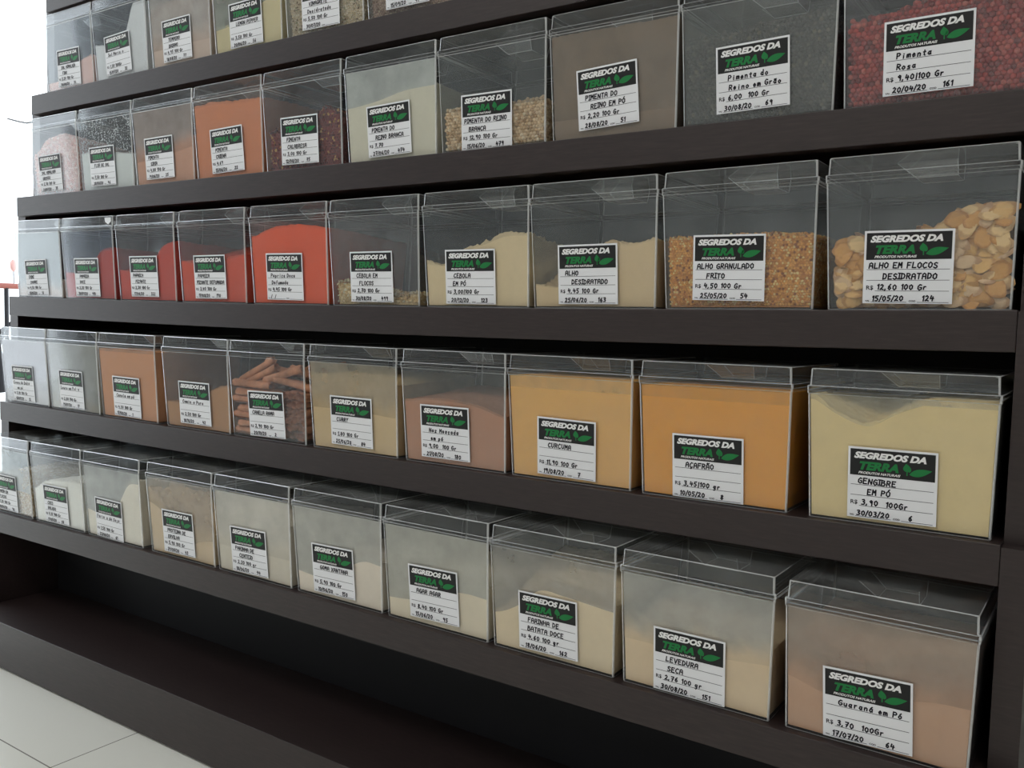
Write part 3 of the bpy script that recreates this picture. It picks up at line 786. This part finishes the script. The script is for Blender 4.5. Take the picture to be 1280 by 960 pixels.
# (row, number): (words for the contents, label writing, kind, colour, front profile, back profile, roughness, film colour, film amount)
C = {
(1,1): ('fine pale pink salt', ('SAL HIMALAIA','FINO','3,20 100 Gr','30/08/20','31'), 'p', (214,172,158), [.13,.14,.15,.33,.36], [.2,.3,.34], .015, (140,156,168), 0.25),
(1,2): ('fine white salt with a scooped hollow', ('Sal Marinho','','1,20 100Gr','15/07/20','32'), 'p', (222,224,226), [.46,.43,.36,.5,.84,.82], [.5,.45,.82], .02, (150,160,172), 0.15),
(1,3): ('grey beige seasoning powder', ('TEMPERO','BAIANO','4,95 100 Gr','18/08/20','77'), 'p', (205,182,166), [.7,.72,.74,.72], [.75], .02, (205,198,192), 0.62),
(1,4): ('pale yellow green pepper seasoning', ('LEMON PEPPER','','3,50 100 Gr','20/06/20','56'), 'p', (208,194,152), [.3,.32,.36,.5,.52], [.5,.5,.55], .02, (188,194,182), 0.45),
(1,5): ('beige dried vegetable flakes with dark specks', ('VINAGRETE','Desidratado','5,50 100 Gr','30/07/20',''), 'bits', (214,196,168), [.8], [.8], .03, (205,200,186), 0.12),
(1,6): ('brownish beige seasoning bits', ('CEBOLA','SALSA','4,20 100 Gr','15/09/20','41'), 'bits2', (170,145,126), [.78], [.8], .03, (180,165,150), 0.15),
(2,1): ('coarse pink salt crystals heaped to a dome', ('SAL HIMALAIA','GROSSO','2,50 100 Gr','28/07/20','35'), 'salt', (226,182,176), [.52,.66,.73,.72,.66], [.5,.6,.6], .02, (200,205,210), 0.04),
(2,2): ('white salt below crystals stuck to the wall', ('FLOR DE SAL','','7,50 100 Gr','28/08/20','46'), 'p', (214,218,216), [.47,.45,.42,.39], [.42], .015, (225,228,230), 0.06),
(2,3): ('grey brown spice powder behind a dusty wall', ('PIMENTA','SIRIA','4,80 100 Gr','19/06/20','25'), 'p', (200,150,124), [.36,.4,.44,.5], [.6], .03, (192,174,165), 0.62),
(2,4): ('orange brown powder filled nearly to the rim', ('PIMENTA','CAIENA','4,69','15/06/20','22'), 'p', (204,128,88), [.79,.8,.77,.77], [.82], .02, (190,150,125), 0.12),
(2,5): ('dark red chilli flakes with golden seeds', ('PIMENTA','CALABRESA','3,00 100 Gr','12/08/20','75'), 'chili', (100,50,44), [.42,.4,.38,.5,.58,.5], [.4,.45,.5], .03, (150,140,140), 0.08),
(2,6): ('off white powder with a level top', ('PIMENTA DO','REINO BRANCA','7,70','27/06/20','474'), 'p', (212,206,186), [.53,.56,.62,.63], [.6], .01, (216,220,214), 0.68),
(2,7): ('cream white peppercorns in a shallow layer', ('PIMENTA DO REINO','BRANCA','12,90 100 Gr','15/06/20','479'), 'corn', (216,186,148), [.37,.37,.36,.36], [.38], .02, (150,154,152), 0.14),
(2,8): ('grey brown powder packed full', ('PIMENTA DO','REINO EM PÓ','2,20 100 Gr','28/08/20','51'), 'p', (130,112,94), [.82], [.82], .01, (136,124,110), 0.2),
(2,9): ('blackish whole peppercorns', ('Pimenta do','Reino em Grão','6,00  100 Gr','30/08/20','69'), 'black', (70,66,58), [.62,.64,.66,.69], [.66], .02, (140,142,136), 0.26),
(2,10): ('deep pink red peppercorns rising to the right', ('Pimenta','Rosa','9,40|100 Gr','20/04/20','161'), 'pink', (160,52,48), [.56,.58,.62,.68,.76,.8], [.6,.7,.8], .02, (130,125,122), 0.06),
(3,1): ('beige flakes seen through a dusty wall', ('CHIMI','CHURRI','4,50 100 Gr','15/05/20','16'), 'p', (206,188,174), [.24,.23,.23,.22], [.25], .03, (176,188,192), 0.72),
(3,2): ('dark red paprika heaped on the right', ('PAPRICA','DOCE','2,20 100 Gr','30/09/20','410'), 'p', (172,56,46), [.33,.33,.36,.58,.62], [.36,.4,.62], .015, (92,108,138), 0.28),  # bluish film colour paints in reflections on the clear front
(3,3): ('brick red paprika rising to the right', ('PAPRICA','PICANTE','2,20 100 Gr','17/06/20','322'), 'p', (190,64,46), [.37,.33,.34,.58,.68], [.6,.6,.66], .015, (120,115,125), 0.1),
(3,4): ('red orange paprika mounded at the back', ('PAPRICA','PICANTE DEFUMADA','3,40 100 Gr','17/08/20','190'), 'p', (202,76,48), [.46,.44,.44,.48,.52], [.7,.74,.68,.55], .015, (130,110,112), 0.14),
(3,5): ('bright orange paprika in a smooth high dome', ('Paprica Doce','Defumada','4,45 100 Gr','/  /',''), 'p', (222,86,46), [.69,.76,.79,.78,.75], [.7], .01, (210,120,95), 0.1),
(3,6): ('a thin layer of cream flakes on the bottom', ('CEBOLA EM','FLOCOS','2,70 100 Gr','30/08/20','499'), 'bits3', (222,196,150), [.23,.21,.12,.09,.12], [.15,.1,.12], .03, (160,158,158), 0.22),
(3,7): ('cream powder climbing in steps to the right', ('CEBOLA','EM PÓ','3,00|100 Gr','20/12/20','123'), 'p', (222,200,160), [.39,.37,.49,.55,.61,.61], [.4,.45,.5], .035, (120,122,122), 0.06),
(3,8): ('cream powder with a scooped hollow at the left', ('ALHO','DESIDRATADO','4,45 100 Gr','25/06/20','163'), 'p', (212,186,146), [.19,.17,.2,.5,.49,.53], [.6,.6,.46,.4,.42], .03, (128,126,124), 0.07),
(3,9): ('golden brown fried granules with a level top', ('ALHO GRANULADO','FRITO','4,50 100 Gr','25/05/20','54'), 'gran', (196,124,58), [.53,.52,.52,.53,.51], [.52], .015, (120,124,124), 0.07),
(3,10): ('thin golden dried slices piled up to the right', ('ALHO EM FLOCOS','DESIDRATADO','12,60 100 Gr','15/05/20','124'), 'flakes', (222,172,108), [.44,.46,.42,.54,.62,.63], [.4,.45,.6], .02, (118,122,120), 0.06),
(4,1): ('grey dusty powder packed full', ('Cravo da India','em pó','3,10 100 Gr','15/07/20','12'), 'p', (160,150,146), [.8], [.8], .01, (172,168,174), 0.8),  # grey film colour holds painted glare
(4,2): ('olive grey powder packed full', ('Louro em Folha','','2,80 100 Gr','19/07/20','17'), 'p', (150,140,122), [.8], [.8], .01, (170,170,164), 0.7),  # glare painted into the grey film here too
(4,3): ('warm orange brown powder packed full', ('Canela em pó','','4,30 100 Gr','17/08/20','1'), 'p', (204,144,102), [.81], [.8], .01, (180,150,130), 0.2),
(4,4): ('brown powder sloping up to the right', ('Cominho Puro','','2,50 100 Gr','18/10/20','42'), 'p', (176,132,94), [.28,.28,.32,.46,.52], [.4,.45,.5], .015, (105,92,88), 0.16),
(4,5): ('rolled cinnamon bark sticks', ('CANELA RAMA','','2,90 100 Gr','20/10/20','2'), 'sticks', (172,112,80), [.1], [.1], .01, (120,110,115), 0.03),
(4,6): ('tan powder behind a dusty wall', ('CURRY','','1,80 100 Gr','25/06/20','84'), 'p', (204,174,128), [.72,.72,.7,.66], [.72], .015, (196,182,156), 0.5),
(4,7): ('mid brown powder with a gently curved top', ('Noz Moscada','em pó','9,00  100 Gr','21/08/20','180'), 'p', (176,124,94), [.55,.58,.58,.55,.48], [.62], .01, (116,114,110), 0.22),
(4,8): ('pale golden yellow powder packed full', ('CURCUMA','','11,90 100 Gr','19/08/20','7'), 'p', (234,176,92), [.83], [.83], .005, (225,195,130), 0.3),
(4,9): ('deep amber yellow powder packed full', ('AÇAFRÃO','','3,45|100 gr','10/05/20','8'), 'p', (226,150,26), [.82], [.82], .005, (205,165,75), 0.2),
(4,10): ('pale yellow powder with a hollow at upper left', ('GENGIBRE','EM PÓ','3,90  100Gr','30/03/20','6'), 'p', (226,200,142), [.83,.72,.66,.76,.83,.83,.83], [.8,.78,.82,.83], .02, (210,202,176), 0.28),
(5,1): ('beige grains behind a whitish wall', ('AVEIA EM','FLOCOS','1,20 100 Gr','30/06/20','90'), 'bits4', (206,184,152), [.46,.52,.55,.52], [.5], .02, (200,212,220), 0.4),
(5,2): ('white powder rising to the right', ('COCO','RALADO','4,10 100 Gr','17/05/20','88'), 'p', (236,232,222), [.42,.53,.58,.6,.6], [.5,.55,.6], .02, (150,130,115), 0.14),
(5,3): ('white powder with a steep right side', ('Farinha de Soja','','1,55 100 Gr','22/08/20','61'), 'p', (232,222,204), [.33,.3,.3,.46,.72,.76], [.3,.35,.7], .03, (206,206,202), 0.6),
(5,4): ('tan powder clinging to the wall in blotches', ('PROTEINA DE','ERVILHA','5,90 100 Gr','24/08/20','43'), 'p', (198,170,132), [.7,.6,.36,.22,.3,.34], [.5,.4,.4], .05, (196,172,146), 0.42),
(5,5): ('off white flour behind a fully dusted wall', ('FARINHA DE','CENTEIO','2,20 100 gr','18/06/20','44'), 'p', (206,194,174), [.6], [.6], .02, (224,216,202), 0.75),
(5,6): ('white powder piled in the right corner', ('GOMA XANTANA','','5,90 100 Gr','10/06/20','150'), 'p', (242,226,206), [.22,.2,.2,.36,.47,.46], [.3], .02, (204,200,188), 0.72),
(5,7): ('cream powder low behind a grey dusted wall', ('AGAR AGAR','','8,40 100 Gr','15/06/20','95'), 'p', (240,224,196), [.22,.24,.28,.42,.46,.45], [.4], .01, (200,196,182), 0.72),
(5,8): ('cream flour heaped in the middle', ('FARINHA DE','BATATA DOCE','4,60 100 gr','18/06/20','162'), 'p', (232,210,174), [.3,.4,.58,.58,.56,.54], [.6], .02, (180,172,160), 0.58),
(5,9): ('yellowish tan powder below a grey dusted wall', ('LEVEDURA','SECA','2,76 100 gr','30/08/20','151'), 'p', (228,200,162), [.42,.42,.42,.45,.48], [.5], .01, (190,187,178), 0.7),
(5,10): ('light brown powder with a high right side', ('Guaraná em Pó','','3,70  100Gr','17/07/20','64'), 'p', (196,152,120), [.6,.5,.46,.58,.68,.7], [.6], .01, (178,156,136), 0.62),
}
ORD = ['', 'first', 'second', 'third', 'fourth', 'fifth', 'sixth', 'seventh', 'eighth', 'ninth', 'tenth']
ROWN = {1: 'top shelf', 2: 'second shelf', 3: 'middle shelf', 4: 'fourth shelf', 5: 'lowest shelf'}

pal = lambda base, *cols: [grain('%s_tint' % base, c) for c in cols]
PAL = {
 'bits': pal('vegetable', (226,212,186), (196,176,140), (130,104,74), (150,150,110)),
 'bits2': pal('seasoning', (184,160,138), (150,122,104), (110,84,66), (196,180,150)),
 'bits3': pal('flake', (232,212,170), (214,186,136), (196,160,110), (236,224,196)),
 'bits4': pal('oat', (216,198,166), (196,170,134), (224,212,190), (180,150,112)),
 'salt': pal('salt', (242,204,196), (234,186,176), (250,222,216), (226,190,184)),
 'chili': pal('chilli', (96,40,36), (124,52,42), (74,34,32), (190,146,84)),
 'corn': pal('peppercorn', (224,196,158), (204,172,130), (184,150,110), (232,212,180)),
 'black': pal('black_pepper', (70,64,58), (52,48,44), (90,82,70), (110,98,80)),
 'pink': pal('pink_pepper', (150,44,42), (176,66,58), (120,34,34), (188,90,78)),
 'gran': pal('granule', (234,172,86), (208,140,62), (252,212,140), (152,94,42)),
}
SPEC = {  # grain size, icosphere level, weights, flattening, lump
 'bits': (0.0050, 1, (.5, .3, .12, .08), (1, .8, .35), .25), 'bits2': (0.0046, 1, (.45, .35, .1, .1), (1, .8, .4), .25), 'bits3': (0.0056, 1, (.35, .3, .2, .15), (1, .85, .25), .2),
 'bits4': (0.0046, 1, (.4, .3, .2, .1), (1, .8, .35), .2), 'salt': (0.0050, 1, (.4, .25, .2, .15), (1, 1, 1), .28), 'chili': (0.0052, 1, (.42, .28, .18, .12), (1, .75, .28), .25),
 'corn': (0.0056, 2, (.45, .3, .15, .1), (1, 1, 1), .02), 'black': (0.0052, 1, (.4, .4, .15, .05), (1, 1, 1), .08), 'pink': (0.0060, 2, (.4, .3, .2, .1), (1, 1, .95), .03), 'gran': (0.0036, 1, (.45, .25, .2, .1), (1, .85, .8), .25)}
WORD = {'p': 'powder', 'salt': 'salt', 'corn': 'peppercorns', 'black': 'peppercorns', 'pink': 'peppercorns', 'gran': 'granules', 'flakes': 'garlic', 'bits': 'flakes', 'bits2': 'seasoning', 'bits3': 'flakes', 'bits4': 'oats', 'chili': 'chilli flakes'}
NAME = {'p': 'spice_powder', 'salt': 'coarse_salt', 'corn': 'peppercorns', 'black': 'peppercorns', 'pink': 'peppercorns', 'gran': 'garlic_granules', 'flakes': 'garlic_fill', 'bits': 'dried_vegetables', 'bits2': 'seasoning', 'bits3': 'onion_flakes', 'bits4': 'oat_flakes', 'chili': 'chilli_flakes'}

for (r, b, x, z, lx, lz, la) in POSE:
    words, text, kind, rgb, front, back, rough, fcol, famt = C[(r, b)]
    rnd = random.Random(r * 100 + b)
    rowz = ZF + z + 0.0004
    loc = (x, ROW_Y[r], rowz)
    slope = math.atan(BOW[r][0] + 2 * BOW[r][1] * x)
    t = empty('spice_bin', loc)
    t.rotation_euler = (0, -slope, 0)
    where = '%s on the %s' % (ORD[b], ROWN[r])
    title = (text[0] + ' ' + text[1]).strip()
    unread = (r, b) in ((1, 2), (1, 6), (3, 1), (4, 1), (4, 2), (5, 1), (5, 2), (5, 3))
    tag(t, ('clear bin of %s, %s' % (words, where)) if unread else ('clear bin marked %s, %s' % (title, where)), 'bin', 'spice bins on the ' + ROWN[r])
    link('body', ME_BODY, t, [M_CLEAR, M_EDGE_GLOW])
    if famt > 0.0:
        film(front, FLO.get((r, b), 0.97), fcol, famt, t, r * 10 + b, (r, b) == (2, 2), rgb)
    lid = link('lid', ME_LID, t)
    link('finger_grip', ME_GRIP, lid)
    if (r, b) == (3, 2):
        mb = MB()
        mb.add([(0.070, 0.0020, 0.171), (0.093, 0.0020, 0.171), (0.094, 0.0017, 0.163), (0.084, 0.0016, 0.1565), (0.073, 0.0017, 0.162)], [(0, 4, 3, 2, 1)])
        mb.build('sticker', M_PAPER, lid)
    make_label(t, lx, lz, la - math.degrees(slope), text, rnd)
    seed = r * 37 + b * 5
    where2 = '%s bin of the %s' % (ORD[b], ROWN[r])
    if kind == 'sticks':
        continue
    if kind == 'p':
        o = heap_mesh('heap', front, back, None, rough, seed=seed).build('spice_powder', powder('spice_powder', rgb))
        ntop = 95 * 59
        o.data.polygons.foreach_set('use_smooth', [i < ntop for i in range(len(o.data.polygons))])
    elif kind == 'flakes':
        o = heap_mesh('heap', front, back, None, rough, seed=seed, inset=0.010, drop=0.010).build('garlic_fill', powder('garlic_fill', (196, 146, 86), 0.25, 120, 0.8), smooth=True)
        words = 'loose mass of golden garlic slices under the top ones'
    else:
        size, sub, wts, flat, lump = SPEC[kind]
        mb = heap_mesh('heap', front, back, None, rough, seed=seed, inset=size * 0.95, drop=size * 0.7)
        P = grain_positions(front, back, size, rough, seed, rad=size * 0.62 * (1 + lump) + 0.0003)
        add_grains(mb, P, size * 1.12, sub, 4, wts, seed, 0.1, flat, lump)
        o = mb.build(NAME[kind], [PAL[kind][1]] + PAL[kind], smooth=kind in ('corn', 'pink', 'black'))
    o.location = loc; o.rotation_euler = (0, -slope, 0)
    tag(o, '%s in the %s' % (words, where2), WORD[kind], kind='stuff')

# ------------------------------------------------------------------ cinnamon sticks (fifth bin of the fourth shelf)
def quill(length, rad):
    """a double-scrolled strip of bark along X"""
    mb = MB()
    n, m = 30, 9
    pts = []
    for i in range(n + 1):
        t = i / n
        a = t * 2.5 * math.pi
        rr = rad * (1.0 - 0.40 * t)
        pts.append((rr * math.cos(a), rr * math.sin(a)))
    th = rad * 0.10
    V, F = [], []
    for j in range(m + 1):
        t = j / m
        x = (t - 0.5) * length
        w = 1 + 0.05 * math.sin(7 * t + length * 90)
        for k, (y, z) in enumerate(pts):
            V.append((x + (0.0015 * math.sin(k * 1.7) if j in (0, m) else 0), y * w, z * w + rad * 0.06 * math.sin(5 * t)))
    for j in range(m):
        for i in range(n):
            F.append((j * (n + 1) + i, j * (n + 1) + i + 1, (j + 1) * (n + 1) + i + 1, (j + 1) * (n + 1) + i))
    mb.add(V, F)
    me = mb.mesh('cinnamon_stick', [M_BARK], smooth=True)
    return me


M_BARK = plain('cinnamon_bark', lin(198, 138, 104), 0.75, 0.2, var=0.28, vscale=55, bump=0.3)
QU = [quill(L, 0.0078) for L in (0.098, 0.086, 0.076)]
pose5 = [p for p in POSE if p[:2] == (4, 5)][0]
bx, by, bz = pose5[2], ROW_Y[4], ZF + pose5[3]
place = []
rs = random.Random(5)
for lv in range(7):                                        # left: lying along the front
    for dp in range(3):
        hx, y0 = wall_at(0.0115 + lv * 0.0142, 0.0085)
        sh = 0.004 if lv % 2 else -0.004
        place.append((-0.043 + sh + rs.uniform(-0.003, 0.003), y0 + 0.0005 + dp * 0.0162, 0.0115 + lv * 0.0142, rs.uniform(-0.03, 0.05), rs.uniform(-0.05, 0.05), 0))
for lv in range(6):                                        # right: ends towards the front
    for k in range(6):
        hx, y0 = wall_at(0.0115 + lv * 0.0142, 0.0085)
        px = 0.0135 + k * 0.0158 + (0.006 if lv % 2 else 0)
        if px > hx: continue
        place.append((px, y0 + 0.036 + rs.uniform(0, 0.012), 0.0115 + lv * 0.0142, math.pi / 2 + rs.uniform(-0.05, 0.05), rs.uniform(-0.04, 0.04), 1))
for (px, py, pz, rz, ry, q) in ((-0.052, 0.030, 0.122, 0.35, -0.55, 2), (-0.040, 0.026, 0.112, 0.1, -0.42, 1), (-0.012, 0.044, 0.124, -0.2, 0.35, 1), (0.022, 0.026, 0.118, 0.15, -0.30, 1), (0.020, 0.040, 0.104, -0.1, 0.10, 0), (0.046, 0.030, 0.101, 0.2, 0.18, 1),
                                (0.058, 0.055, 0.117, 0.5, 0.30, 2), (0.030, 0.075, 0.126, -0.4, -0.25, 1), (-0.024, 0.085, 0.118, 0.7, 0.2, 1), (0.060, 0.090, 0.124, 1.0, -0.3, 2), (-0.055, 0.085, 0.114, 1.2, 0.15, 2), (0.040, 0.120, 0.112, 0.1, 0.05, 1), (-0.03, 0.125, 0.116, 0.0, 0.05, 1)):
    place.append((px, py, pz, rz, ry, q))
for lv in range(6):
    for px in (-0.043, 0.046):
        for dp in range(3):
            place.append((px, 0.135 + dp * 0.0175, 0.0115 + lv * 0.0155, rs.uniform(-.05, .05), 0, 2))
for i, (px, py, pz, rz, ry, q) in enumerate(place):
    o = bpy.data.objects.new('cinnamon_stick', QU[q])
    COL.objects.link(o)
    o.location = (bx + px, by + py, bz + pz)
    o.rotation_euler = (rs.uniform(0, 6.28), ry, rz)
    tag(o, 'rolled brown cinnamon bark stick in the bin of cinnamon on the fourth shelf', 'cinnamon stick', 'cinnamon sticks in the bin')

# ------------------------------------------------------------------ garlic slices (tenth bin of the middle shelf)
def slice_mesh(seed):
    r = random.Random(seed)
    mb = MB()
    n = 14
    a, b = 0.0125 * r.uniform(0.85, 1.15), 0.0085 * r.uniform(0.85, 1.15)
    V = []
    for zz in (0.0, 0.0006):
        V.append((0, 0, 0.0006 + zz))
        for fr in (0.55, 1.0):
            for k in range(n):
                t = 2 * math.pi * k / n
                p = 1 + 0.09 * math.sin(2 * t + seed) + 0.07 * math.sin(3 * t + 2 * seed) + 0.04 * math.sin(5 * t + 3 * seed)
                pt = a * (1 + 0.18 * math.cos(t)) if math.cos(t) > 0 else a
                V.append((pt * math.cos(t) * fr * p, b * math.sin(t) * fr * p, zz + 0.0006 * (1 - fr) + 0.0014 * fr * fr * math.sin(2 * t + seed)))
    m = 1 + 2 * n
    F = []
    for s, o in ((0, 0), (1, m)):
        for k in range(n):
            k2 = (k + 1) % n
            tri = (o, o + 1 + k, o + 1 + k2); qd = (o + 1 + k, o + 1 + n + k, o + 1 + n + k2, o + 1 + k2)
            F += [tri if s else tri[::-1], qd if s else qd[::-1]]
    for k in range(n):
        k2 = (k + 1) % n
        F.append((1 + n + k, 1 + n + k2, m + 1 + n + k2, m + 1 + n + k))
    mb.add(V, F)
    return mb


def slice_mat(c, rim):
    m, nt, out = new_mat('garlic_slice')
    tc = nt.nodes.new('ShaderNodeTexCoord'); ln = nt.nodes.new('ShaderNodeVectorMath'); ln.operation = 'LENGTH'
    nt.links.new(tc.outputs['Object'], ln.inputs[0])
    n = noise(nt, 110, 4, 0.6)
    k = math_(nt, 'ADD', math_(nt, 'MULTIPLY', ln.outputs['Value'], 62.0), math_(nt, 'MULTIPLY', n.outputs['Fac'], 0.7))
    r = ramp(nt, k, [(0.55, lin(*c)), (1.0, tuple(0.5 * (p + q) for p, q in zip(lin(*c), lin(*rim)))), ])
    r.color_ramp.elements.new(0.84).color = lin(*c)
    b = N(nt, 'ShaderNodeBsdfPrincipled', Roughness=0.65)
    b.inputs['Specular IOR Level'].default_value = 0.2
    bp = N(nt, 'ShaderNodeBump', Strength=0.5, Distance=0.001)
    nt.links.new(n.outputs['Fac'], bp.inputs['Height']); nt.links.new(bp.outputs[0], b.inputs['Normal'])
    nt.links.new(r.outputs[0], b.inputs['Base Color']); nt.links.new(b.outputs[0], out.inputs[0])
    return m


M_SL = [slice_mat(c, (160, 96, 44)) for c in ((238, 190, 122), (222, 164, 94), (244, 206, 148), (234, 198, 156))]
SL = [slice_mesh(s).mesh('garlic_slice', [M_SL[s % 4]]) for s in range(8)]
p10 = [p for p in POSE if p[:2] == (3, 10)][0]
gx, gy, gz_ = p10[2], ROW_Y[3], ZF + p10[3]
front, back, rough = C[(3, 10)][4], C[(3, 10)][5], C[(3, 10)][6]
sd = 3 * 37 + 50
rs = random.Random(21)
cnt = 0
for zi in range(15):
    for xi in range(12):
        zz = 0.012 + zi * 0.0072 + rs.uniform(-0.003, 0.003)
        hx, y0 = wall_at(zz, 0.0)
        xx = -hx + 0.013 + xi * (2 * hx - 0.026) / 11 + rs.uniform(-0.004, 0.004)
        xx = max(-hx + 0.013, min(hx - 0.013, xx))
        if zz > surf(front, back, np.array([(xx / hx + 1) / 2]), np.zeros(1), rough, sd)[0] - 0.002: continue
        o = bpy.data.objects.new('garlic_slice', SL[rs.randrange(8)]); COL.objects.link(o)
        o.location = (gx + xx, gy + y0 + 0.0042 + rs.uniform(0, 0.006), gz_ + zz)
        o.rotation_mode = 'ZXY'
        o.rotation_euler = (math.pi / 2 + rs.uniform(-0.42, 0.24), rs.uniform(-0.28, 0.28), rs.uniform(-0.5, 0.5) if rs.random() < 0.6 else rs.uniform(0.8, 2.2))
        tag(o, 'thin golden garlic slice in the tenth bin of the middle shelf', 'garlic slice', 'dried garlic slices in the bin')
        cnt += 1
for i in range(11):
    for j in range(10):
        u = (i + 0.5 + rs.uniform(-.3, .3)) / 11; v = (j + 0.4 + rs.uniform(-.25, .3)) / 10
        zz = surf(front, back, np.array([u]), np.array([v]), rough, sd)[0]
        hx, y0 = wall_at(zz, 0.015)
        o = bpy.data.objects.new('garlic_slice', SL[rs.randrange(8)]); COL.objects.link(o)
        o.location = (gx + (2 * u - 1) * hx, gy + y0 + v * (BD - 2 * y0), gz_ + zz + rs.uniform(-0.003, 0.004))
        o.rotation_euler = (rs.uniform(-0.7, 0.7), rs.uniform(-0.7, 0.7), rs.uniform(0, 6.28))
        tag(o, 'thin golden garlic slice in the tenth bin of the middle shelf', 'garlic slice', 'dried garlic slices in the bin')

# ------------------------------------------------------------------ outside, beyond the open left side
t = tag(empty('metal_stand', (-3.4, 0.6, 0.0)), 'thin dark metal stand with a reddish top rail outside at far left', 'stand')
mb = MB(); mb.tube([(0, -0.55, ZF + 0.062), (0, 0.045, ZF + 0.062)], 0.011); mb.build('rail', M_REDRAIL, t)
for yy in (-0.5, 0.0):
    mb = MB(); mb.tube([(0, yy, 0.0), (0, yy, ZF + 0.055)], 0.008); mb.build('leg', M_METAL, t)
mb = MB(); mb.tube([(0.0, -0.5, ZF - 0.11), (0, -0.2, ZF - 0.11), (0, -0.02, ZF - 0.105), (0, 0.02, ZF - 0.075), (0, 0.06, ZF - 0.06)], 0.010); mb.build('bent_arm', M_METAL, t)
mb = MB(); mb.tube([(0, -0.02, ZF - 0.11), (0, -0.03, ZF - 0.2), (0, -0.02, ZF - 0.33)], 0.016); mb.build('hanging_strap', M_METAL, t)
mb = MB(); mb.tube([(-2.34, 0.09, ZF + 0.452), (-2.29, 0.09, ZF + 0.440), (-2.25, 0.09, ZF + 0.432), (-2.20, 0.09, ZF + 0.431)], 0.0022)
tag(mb.build('cable', M_METAL), 'thin dark cable curving out from the left end of the second fascia', 'cable')

t = tag(empty('ornament', (-3.4, 0.627, ZF + 0.073)), 'small faint red ornament standing on the reddish rail at far left', 'ornament')
mb = MB(); mb.tube([(0, 0, 0), (0, 0, 0.05)], 0.002, 6); mb.build('stem', M_METAL, t)
mb = MB(); v, f = unit_ico(2); mb.add(v * np.array([0.012, 0.013, 0.024]) + np.array([0, 0, 0.066]), f); mb.build('head', plain('faded_red', (0.80, 0.48, 0.46, 1), 0.7), t, smooth=True)

print('objects', len(bpy.data.objects))
